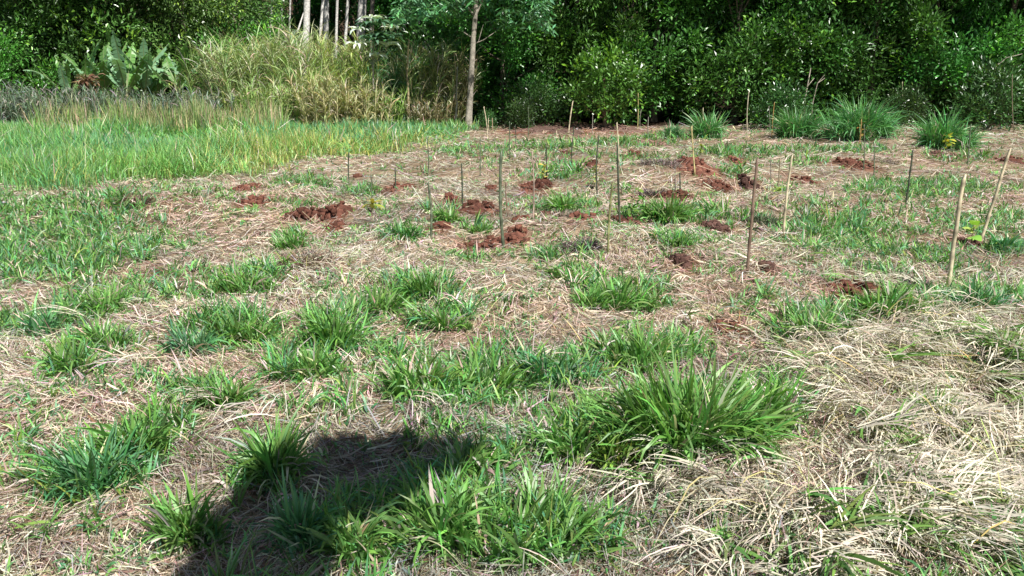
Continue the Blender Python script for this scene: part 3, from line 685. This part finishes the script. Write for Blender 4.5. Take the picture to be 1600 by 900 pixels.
for i, (x, y) in enumerate([(22.5, 29), (25.5, 31)]):
    put_tree('orchard_tree', MAC[i], (x, y, float(H(x, y))), 1., i*2., ['nearer dark tree just beyond the right end of the clearing', 'farther dark tree beyond the right end of the clearing'][i], 'trees beyond the right end')
# brighter low bush in front of the wall
cm, lob = crown_mesh('foliage', 1.25, .9, .45, 2.1, 240, 12, .17, .08, (.085, .19, .03), 930, nlobe=44)
x, y = g2(950, 203); y += .6
e = tag(empty('bush', (x, y, float(H(x, y)))), 'bright yellow green bush standing over the bare red bank', 'bush'); newobj('stem', trunk_mesh('stem', 1.5, .07, (.2, .13, .09), 931, limbs=lob[:8]), e); newobj('foliage', cm, e)
cm2, lob = crown_mesh('foliage', .8, .6, .1, 1.15, 200, 14, .13, .055, (.05, .11, .03), 932, nlobe=12)
for px, py, s, rz, lab in [(838, 200, .9, 0, 'low dark bush at the left end of the bare red bank'), (812, 203, .6, 2, 'smallest low bush beside the black gap'), (1420, 205, .8, 1, 'low bush between the two right tree line clumps'), (1225, 205, .9, 3, 'low bush left of the three tree line clumps'), (1555, 205, 1.3, 4, 'grey green bush at the right edge of the clearing'), (762, 206, .38, 5, 'low weedy bush at the foot of the slender trunk')]:
    x, y = g2(px, py); y += .4; e = tag(empty('bush', (x, y, float(H(x, y)))), lab, 'bush', 'low bushes at the tree line'); e.scale = (s, s, s); e.rotation_euler.z = rz; newobj('foliage', cm2, e)

# left side trees: dark masses and lighter bush
BR_ = []
for k in range(2):
    cm, lob = crown_mesh('crown', 2.9, 2.5, .3, 7.5, 1300, 14, .2, .08, ((.06, .15, .035), (.11, .2, .05))[k], 940+k, nlobe=60, droop=.3)
    BR_.append((trunk_mesh('trunk', 5, .16, (.2, .17, .13), 950+k, limbs=lob[:12]), cm))
for i, (px, y, s, lab) in enumerate([(10, 36, 1., 'dark blue green tree at the far left edge of the wood'), (130, 35, .95, 'drooping yellow green tree behind the left banana plants'), (230, 37, 1., 'dark tree above the banana plants'), (310, 35.5, .9, 'leafy tree right of the banana plants'), (-90, 34, 1., 'tree beyond the left edge of the field'), (385, 37.5, .8, 'small dark tree left of the pale trunks')]):
    x = (px-800)/F*y; put_tree('broadleaf_tree', BR_[i % 2], (x, y, float(H(x, y))), s, i*1.3, lab, 'broadleaf trees behind the left field')
cm, lob = crown_mesh('foliage', 1.9, 1.2, .2, 2.7, 420, 15, .17, .06, (.08, .21, .03), 960, nlobe=26)
for px, y, s, lab in [(20, 30, 1., 'rounded bright green bush at the left edge'), (-70, 30, 1.1, 'bright green bush beyond the left edge'), (415, 33, 1.1, 'dark round bush left of the pale trunks')]:
    x = (px-800)/F*y; e = tag(empty('bush', (x, y, float(H(x, y)))), lab, 'bush', 'bushes behind the left field'); e.scale = (s, s, s); newobj('foliage', cm, e)

# slender tree in the middle
x, y = g2(731, 202); xt, zt = zat(743, 0, y)
e = tag(empty('slender_tree', (x, y, float(H(x, y)))), 'slender grey trunked tree with hanging teal leaves at the field corner', 'tree')
newobj('trunk', trunk_mesh('trunk', 6.2, .105, (.30, .27, .22), 971, lean=((xt-x)/zt, 0), limbs=[(1.3, .1, 6.4), (-1.6, .2, 6.5), (.8, -.3, 6.9)], wob=.03), e)
P = [tube([(.1, 0, 2.5), (.5, 0, 2.65), (.95, 0, 2.95)], [.02, .014, .006], 5, (.28, .25, .2)), tube([(.12, 0, 2.75), (-.05, 0, 2.85), (-.16, 0, 2.95)], [.02, .014, .006], 5, (.28, .25, .2)), tube([(.1, 0, 2.45), (.35, 0, 2.6), (.5, 0, 3.1)], [.015, .01, .005], 5, (.28, .25, .2))]
newobj('branch', qmesh('branch', *join(P), M['bark']), e)
rg = np.random.default_rng(972); P = []
for k in range(190):
    a = rg.uniform(-2.4, 2.2); zz = rg.uniform(3.05, 6.5) if abs(a) > .5 else rg.uniform(3.6, 6.5)
    n = 26; c0 = np.array([a+.3, rg.normal(0, .8), zz]); d = np.stack([np.cos(np.linspace(0, 6.28, n)), np.sin(np.linspace(0, 6.28, n)), np.full(n, -.5)], -1)+rg.normal(0, .3, (n, 3))
    P.append(leafquads(c0+rg.normal(0, .1, (n, 3)), d, rg.uniform(.18, .34, n), rg.uniform(.05, .09, n), cols(n, (.11, .25, .10), .25, rg), rg))
newobj('crown', qmesh('crown', *join(P), M['leaf'], False), e)

# pale thin poles
def pole_tree(name, bpx, bpy, tpx, tpy, y, r, col, lab, grp=None, crown=None, br=None, wob=.05, cat='tree'):
    x = (bpx-800)/F*y; z = float(H(x, y)); xt, zt = zat(tpx, tpy, y); h = zt-z
    e = tag(empty(name, (x, y, z)), lab, cat, grp); k = 3.0 if crown else 1.0
    newobj('trunk', trunk_mesh('trunk', h*k, r, col, abs(hash(lab)) % 1000 if False else int(bpx), lean=((xt-x)/h, 0), wob=wob), e)
    if br:
        newobj('branch', qmesh('branch', *join([tube(b, rr, 6, col) for b, rr in br]), M['bark']), e)
    if crown: c = newobj('crown', crown, e); c.location = ((xt-x)*k, 0, 0)
    return e
pole_tree('sapling', 640, 178, 642, 62, 26.5, .045, (.36, .29, .17), 'bare thin straight pole like trunk left of the slender tree', wob=.03)
pole_tree('sapling', 713, 178, 718, 104, 27.5, .035, (.35, .33, .28), 'thin whitish stem in the shade left of the slender tree', wob=.03)
cm, lob = crown_mesh('crown', 2.0, 2.0, 9, 14.5, 260, 14, .3, .07, (.06, .10, .05), 980, nlobe=14, droop=.6, spread=.6)
EU = [(402,0,.09,'thin pale trunk at the left end of the row of pale trunks'),(424,0,.07,'second thin pale trunk from the left in the wood'),(440,0,.06,'dim thin trunk left of the forked white trunk'),(478,0,.17,'white trunk with a long branch leaning out to the left'),
 (498,-4,.08,'thin trunk right of the white branching trunk'),(512,2,.15,'bluish white trunk in the middle of the pale row'),(527,0,.07,'thin dark trunk right of the bluish white one'),(537,-6,.08,'slightly leaning thin pale trunk'),(563,-3,.24,'thickest pale brown trunk in the wood'),(582,0,.11,'grey trunk above the silver leaved tree'),(454,0,.05,'faint thin trunk between two pale ones'),(1320,0,.15,'brown trunk seen high between the dark orchard trees'),(995,2,.09,'thin grey trunk seen high above the bright bush')]
for i, (px, dx, r, lab) in enumerate(EU):
    y = 39+(i*1.7) % 5
    if px > 900: y = 33
    br = None
    if px == 478: br = [([(0, 0, 2.6), (-.5, 0, 3.0), (-1.1, 0, 3.5), (-1.7, -.1, 4.0)], [.06, .05, .035, .02]), ([(0, 0, 3.4), (.35, 0, 4.3)], [.05, .02])]
    pole_tree('eucalyptus_tree', px, 100, px-dx, 0, y, r, (.58, .56, .52) if 'pale' in lab or 'white' in lab else (.26, .22, .18), lab, 'pale slender trunks inside the wood', cm if px < 900 else None, br, wob=.04)

# silver leaved tree
y = 25.8; x = (588-800)/F*y; z = float(H(x, y))
e = tag(empty('silver_leaved_tree', (x, y, z)), 'small tree with drooping silvery white leaf whorls above the cane grass', 'tree')
newobj('trunk', trunk_mesh('trunk', 3.3, .035, (.4, .36, .3), 990, wob=.04), e)
rg = np.random.default_rng(991); P = []; wh = [(582, 30, 1), (566, 48, 1), (613, 45, 1), (582, 60, .6), (608, 72, 1), (562, 72, 1), (590, 88, 1), (600, 55, .3), (575, 40, .3), (598, 38, .3), (590, 66, .3), (612, 60, .4)]
for px, py, wt in wh:
    hx, hz = zat(px, py, y); c0 = np.array([hx-x, rg.normal(-.25, .15), hz-z])
    n = 16; a = np.linspace(0, 6.28, n)+rg.normal(0, .2, n); col_ = cols(n, (.72, .78, .72) if wt == 1 else (.11, .22, .13), .1, rg, .03)
    P.append(blades(np.tile(c0, (n, 1)), a, rg.uniform(.7, 1.2, n), rg.uniform(1.2, 1.9, n), rg.uniform(.34, .52, n), rg.uniform(.09, .14, n), col_, None, 4, rg, twist=.25))
newobj('crown', qmesh('crown', *join(P), M['grass']), e)
newobj('branch', qmesh('branch', *join([tube([(0, 0, 1.9), (c[0]*.6, 0, 2.2), c], [.012, .009, .005], 5, (.2, .24, .16)) for c in [np.array([zat(px, py, y)[0]-x, 0, zat(px, py, y)[1]-z]) for px, py, _ in wh]]), M['bark']), e)

# ------------------------------------------------------------------ cane grass behind the field
def cane_clump(name, px, y, wm, hm, n, col, lab, grp, seed, wid=.045, dry=.2, stems=40, plume=0, drc=STRAW):
    rg = np.random.default_rng(seed); x = (px-800)/F*y; z = float(H(x, y))
    e = tag(empty(name, (x, y, z)), lab, 'tall grass', grp)
    a = rg.random(stems)*6.28; r = np.sqrt(rg.random(stems))*wm*.5; sx, sy = r*np.cos(a), r*np.sin(a)*.7
    sh = hm*rg.uniform(.5, .95, stems); lx, ly = sx*.35/max(wm, .1)*1.2+rg.normal(0, .09, stems), rg.normal(0, .12, stems)
    newobj('cane', qmesh('cane', *join([tube([(sx[k], sy[k], -.05), (sx[k]+lx[k]*sh[k]*.4, sy[k]+ly[k]*sh[k]*.4, sh[k]*.5), (sx[k]+lx[k]*sh[k], sy[k]+ly[k]*sh[k], sh[k])], [.014, .012, .006], 4, np.array(col)*1.1) for k in range(stems)]), M['cane']), e)['kind'] = 'stuff'
    n = int(n*1.9); k = rg.integers(0, stems, n); t = rg.random(n)**.8
    b = np.stack([sx[k]+lx[k]*sh[k]*t, sy[k]+ly[k]*sh[k]*t, sh[k]*t], -1)
    c = cols(n, col, .25, rg); d = rg.random(n) < dry; c[d] = cols(int(d.sum()), drc, .25, rg)
    T = blades(b, rg.random(n)*6.28, rg.uniform(.15, .7, n), rg.gamma(2.5, .42, n), rg.uniform(.35, .85, n)*hm/2.6, wid*.62*rg.uniform(.5, 1.1, n), c, np.minimum(c*1.3, .8), 4, rg)
    newobj('foliage', qmesh('foliage', *T, M['grass']), e)
    return e
YC = (.34, .43, .18)
CANE = [(350,28,1.6,2.6,1000,(.2,.3,.09),'tall cane grass at the left end beside the banana plants'),(395,27.5,1.8,2.75,1300,YC,'bright yellow green cane grass arching left of the white branching trunk'),(440,27.6,1.6,2.8,1200,YC,'yellow green cane grass below the branching white trunk'),
 (490,27.4,1.7,3.0,1400,YC,'tallest sunlit cane grass in the middle of the bank'),(535,27.5,1.5,2.8,1200,(.34,.42,.14),'sunlit cane grass left of the silver leaved tree'),(580,28,1.4,2.4,1000,(.18,.32,.1),'greener cane grass under the silver leaved tree'),
 (622,27.8,1.3,2.5,1000,(.10,.25,.10),'dark green broad cane grass right of the silver leaved tree'),(665,27.8,1.4,2.6,1100,(.24,.30,.11),'cane grass right of the thin straight pole'),(700,28.2,1.2,2.4,900,(.18,.19,.08),'dull brownish cane grass beside the black gap'),
 (420,25.8,1.5,1.5,700,(.25,.36,.11),'lower cane grass in front on the left of the bank'),(520,25.6,1.7,1.6,900,(.40,.38,.19),'dry tan leaning grass in front of the tallest canes'),(575,25.6,1.4,1.5,800,(.42,.40,.20),'rounded straw coloured arching grass at the bank foot'),(608,25.8,.9,1.3,500,LIME,'small lime green grass under the dark green canes'),(675,26,1.2,1.0,500,(.15,.13,.06),'low brown withered grass left of the slender trunk'),(470,26.0,1.3,1.8,700,(.28,.37,.12),'mixed green cane grass in front of the tallest canes')]
for i, (px, y, wm, hm, n, col, lab) in enumerate(CANE): cane_clump('cane_grass', px, y, wm, hm, n, col, lab, 'tall cane grass bank behind the field', 1100+i, dry=.28, drc=(.52, .48, .34))
# grey-purple seeding grass and dry reeds on the left
for i in range(10):
    px = -60+i*44; y = 26.2-(i % 2)*.7
    cane_clump('grey_grass', px, y, 2.0, 1.45-.03*i, 620, (.11, .165, .10), ['grey purple tall grass at the left edge, first clump', 'grey purple tall grass below the bright round bush', 'second grey purple clump left of the first banana leaves', 'grey purple grass below the leftmost banana leaf', 'grey purple grass in front of the leftmost banana plant', 'grey brown grass below the orange withered banana leaf', 'grey brown grass in front of the middle banana plant', 'grey green grass below the right banana plants', 'grey green grass merging with the dry reeds', 'green grey grass at the foot of the cane bank'][i], 'grey seeding grass behind the field', 1150+i, wid=.04, dry=.35, stems=46, drc=(.33, .31, .28))
P = []; n = 9000; rg = np.random.default_rng(1190)
px = rg.uniform(60, 450, n); px = px[rg.random(n) < np.interp(px, [60, 220, 450], [.1, 1, .8])*(.35+.9*vn(px/22, px*0, 6))]; n = len(px); y = rg.uniform(22.5, 25.6, n); x = (px-800)/F*y
c = cols(n, (.40, .36, .20), .25, rg); k = rg.random(n) < .6; c[k] = cols(int(k.sum()), (.19, .29, .09), .2, rg)
P = blades(np.stack([x, y, H(x, y)], -1), rg.random(n)*6.28, np.abs(rg.normal(.05, .12, n)), rg.gamma(1.5, .25, n), rg.uniform(.3, 1.05, n)*(.6+.7*vn(px/40, y, 4)), rg.uniform(.012, .03, n), c, None, 3, rg)
tag(newobj('reeds', qmesh('reeds', *P, M['straw'])), 'dry upright tan reeds between the field grass and the grey grass', 'reeds', kind='stuff')

# ------------------------------------------------------------------ banana plants
def banana(px, y, hm, nl, lab, seed, lean=0):
    rg = np.random.default_rng(seed); x = (px-800)/F*y; z = float(H(x, y)); e = tag(empty('banana_plant', (x, y, z)), lab, 'banana plant', 'banana plants behind the field')
    st = hm*.36; newobj('trunk', qmesh('trunk', *tube([(0, 0, -.05), (lean*.2, 0, st*.6), (lean*.3, 0, st)], [.12, .09, .06], 9, (.17, .17, .08)), M['bark']), e)
    for k in range(nl):
        a = k*2.4+rg.random()*.8; L = rg.uniform(1.2, 1.9)*hm/2.7; S = 16; t = np.linspace(0, 1, S+1)
        th = rg.uniform(.05, .75)+rg.choice([.2, .5, 1.2])*rg.uniform(.5, 1.2)*t**2; step = np.stack([np.sin(th)*np.sin(a), np.sin(th)*np.cos(a), np.cos(th)], -1)*L/S
        C = np.cumsum(step, 0)+np.array([lean*.3, 0, st-.1]); side = np.array([math.cos(a), -math.sin(a), 0])
        nrm = np.stack([-np.cos(th)*np.sin(a), -np.cos(th)*np.cos(a), np.sin(th)], -1)
        wv = np.interp(t, [0, .15, .22, .5, .85, 1], [.02, .03, .7, 1, .8, .1])*.155*hm/2.7; V = []; Q = []; col = []
        cb = np.array([.13, .28, .07])*rg.uniform(.8, 1.3) if rg.random() < .5 else np.array([.22, .40, .22])
        for sgn in (-1, 1):
            for s in range(S):     # torn strips: each strip its own quad with small gap and droop
                dz = rg.uniform(.1, .5) if rg.random() < .7 else rg.uniform(.5, 1.1); g_ = rg.uniform(0, .25)
                p0, p1 = C[s], C[s+1]; q0 = p0+(p1-p0)*g_; o0 = side*sgn*wv[s]; o1 = side*sgn*wv[s+1]
                d0 = -nrm[s]*0+np.array([0, 0, -dz])*wv[s]; i0 = len(V)
                V += [p0, p1, p1+o1+d0, q0+o0+d0]; Q.append([i0, i0+1, i0+2, i0+3] if sgn > 0 else [i0+3, i0+2, i0+1, i0]); col += [cb*rg.uniform(.85, 1.15)]*4
        T = tube(C, np.linspace(.022, .005, S+1), 5, (.26, .32, .14))
        newobj('leaf', qmesh('leaf', *join([(np.array(V), np.array(Q), np.array(col)), T]), M['grass']), e)
BAN = [(122,28.2,2.3,5,'leftmost banana plant with one leaf slanting far left'),(150,28.6,2.7,5,'banana plant with a pale torn leaf beside the orange withered leaf'),(180,28.8,2.9,6,'banana plant with upright leaves left of the middle'),(212,28.4,3.0,7,'tallest banana plant in the middle of the group'),
       (240,28.8,2.8,6,'banana plant right of the tallest with drooping green leaves'),(290,28.6,2.9,6,'rightmost banana plant with a torn silvery leaf'),(262,29.4,2.5,5,'smaller banana plant in shade between the two right ones')]
for i, b in enumerate(BAN): banana(b[0], b[1], b[2], b[3]+3, b[4], 1200+i)
rg = np.random.default_rng(1290); y = 27.9; x = (154-800)/F*y; n = 160
T = blades(np.tile([[0, 0, 1.35]], (n, 1))+rg.normal(0, .09, (n, 3)), rg.random(n)*6.28, rg.uniform(.3, 1.5, n), rg.uniform(.8, 2, n), rg.uniform(.2, .5, n), rg.uniform(.03, .07, n), cols(n, (.22, .14, .08), .25, rg), None, 4, rg)
T2 = tube([(0, 0, -.05), (0, 0, .7), (0, 0, 1.4)], [.06, .05, .03], 7, (.2, .14, .08))
e = tag(empty('withered_plant', (x, y, float(H(x, y)))), 'orange brown withered plant in front of the left banana plants', 'plant'); newobj('foliage', qmesh('foliage', *T, M['straw']), e); newobj('stem', qmesh('stem', *T2, M['bark']), e)

# dead branches at the right tree line
for i, (pts, r, lab) in enumerate([([(1256, 166), (1262, 135), (1268, 106)], .03, 'crooked pale dead branch standing behind the left tree line clump'), ([(1270, 160), (1278, 130), (1290, 122)], .018, 'thin forked dead branch right of the crooked one'), ([(1228, 175), (1226, 160), (1231, 150)], .02, 'short dead stick left of the crooked branch'),
   ([(1552, 140), (1556, 105), (1575, 90), (1600, 84)], .02, 'bent dead branch hanging at the right edge trees'), ([(1368/1, 200), (1372, 190), (1378, 180)], .015, 'small dead twig behind the widest clump')]):
    y = 27.0; P = [zat(a, b, y) for a, b in pts]; x0, z0 = P[0]; zb = float(H(x0, y)); tt = [(p[0]-x0, 0.03*k, p[1]-zb) for k, p in enumerate(P)]; tt = [(0, 0, -.05)]+tt
    side = tube([tt[2], (tt[2][0]+.2, .05, tt[2][2]+.25)], [r*.5, r*.2], 5, (.33, .29, .23))
    tag(newobj('dead_branch', qmesh('dead_branch', *join([tube(tt, np.linspace(r, r*.4, len(tt)), 6, (.33, .29, .23)), side]), M['bark']), None, (x0, y, zb)), lab, 'branch', 'dead branches at the tree line')

# ------------------------------------------------------------------ deep wood behind
rg = np.random.default_rng(1300); n = 80000
x = rg.uniform(-48, 52, n); y = rg.uniform(38, 60, n); z = rg.uniform(0, 13, n)
k = ~((x > -20) & (x < -5) & (y < 50)); k &= (vn(x*.35+z*.3, y*.35, 1301)+vn(x*.8, z*.8, 1302)*.5 > .52); x = x[k]; y = y[k]; z = z[k]; n = len(x)
b = np.stack([x, y, z+H(x, y)*(y > 62)], -1)
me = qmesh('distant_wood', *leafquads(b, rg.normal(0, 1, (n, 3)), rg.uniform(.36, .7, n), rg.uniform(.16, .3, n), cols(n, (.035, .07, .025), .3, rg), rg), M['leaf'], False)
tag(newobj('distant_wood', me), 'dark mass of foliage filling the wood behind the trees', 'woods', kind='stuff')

# ------------------------------------------------------------------ unseen tree added behind the camera, crown lobes shaped to cast the lower left shadow
blobs = [(600, 745, .2), (530, 760, .2), (655, 738, .14), (700, 722, .09), (450, 800, .2), (520, 800, .17), (400, 850, .2), (370, 900, .17), (430, 890, .17), (390, 960, .2), (535, 712, .09), (625, 708, .07), (480, 770, .15), (590, 790, .12)]
P = []; lob = []; HT = 3.6; rg = np.random.default_rng(1400)
tx, ty = 1.5, -1.6; tz = float(H(tx, ty))
for px, py, r in blobs:
    gx_, gy_ = g2(px, min(py, 1000)); k = (HT+rg.normal(0, .25))/SD[2]; c0 = np.array([gx_, gy_, .05])+SD*k-np.array([tx, ty, tz]); lob.append(c0)
    n = int(1300*(r/.2)**2); d = rg.normal(0, 1, (n, 3)); d /= np.linalg.norm(d, axis=1, keepdims=True); p = c0+d*(rg.random((n, 1))**.55)*r*np.array([.86, 1, 1])
    P.append(leafquads(p, d+rg.normal(0, .6, (n, 3)), rg.uniform(.06, .11, n), rg.uniform(.03, .05, n), cols(n, (.06, .13, .035), .2, rg), rg))
e = tag(empty('shadow_caster_tree', (tx, ty, tz)), 'unseen leafy tree added beside the viewer, crown shaped to shade the lower left', 'tree')
newobj('crown', qmesh('crown', *join(P), M['leaf'], False), e)
newobj('trunk', trunk_mesh('trunk', 2.6, .045, (.25, .2, .15), 1401, lean=(-.05, .1), limbs=lob, wob=.02), e)
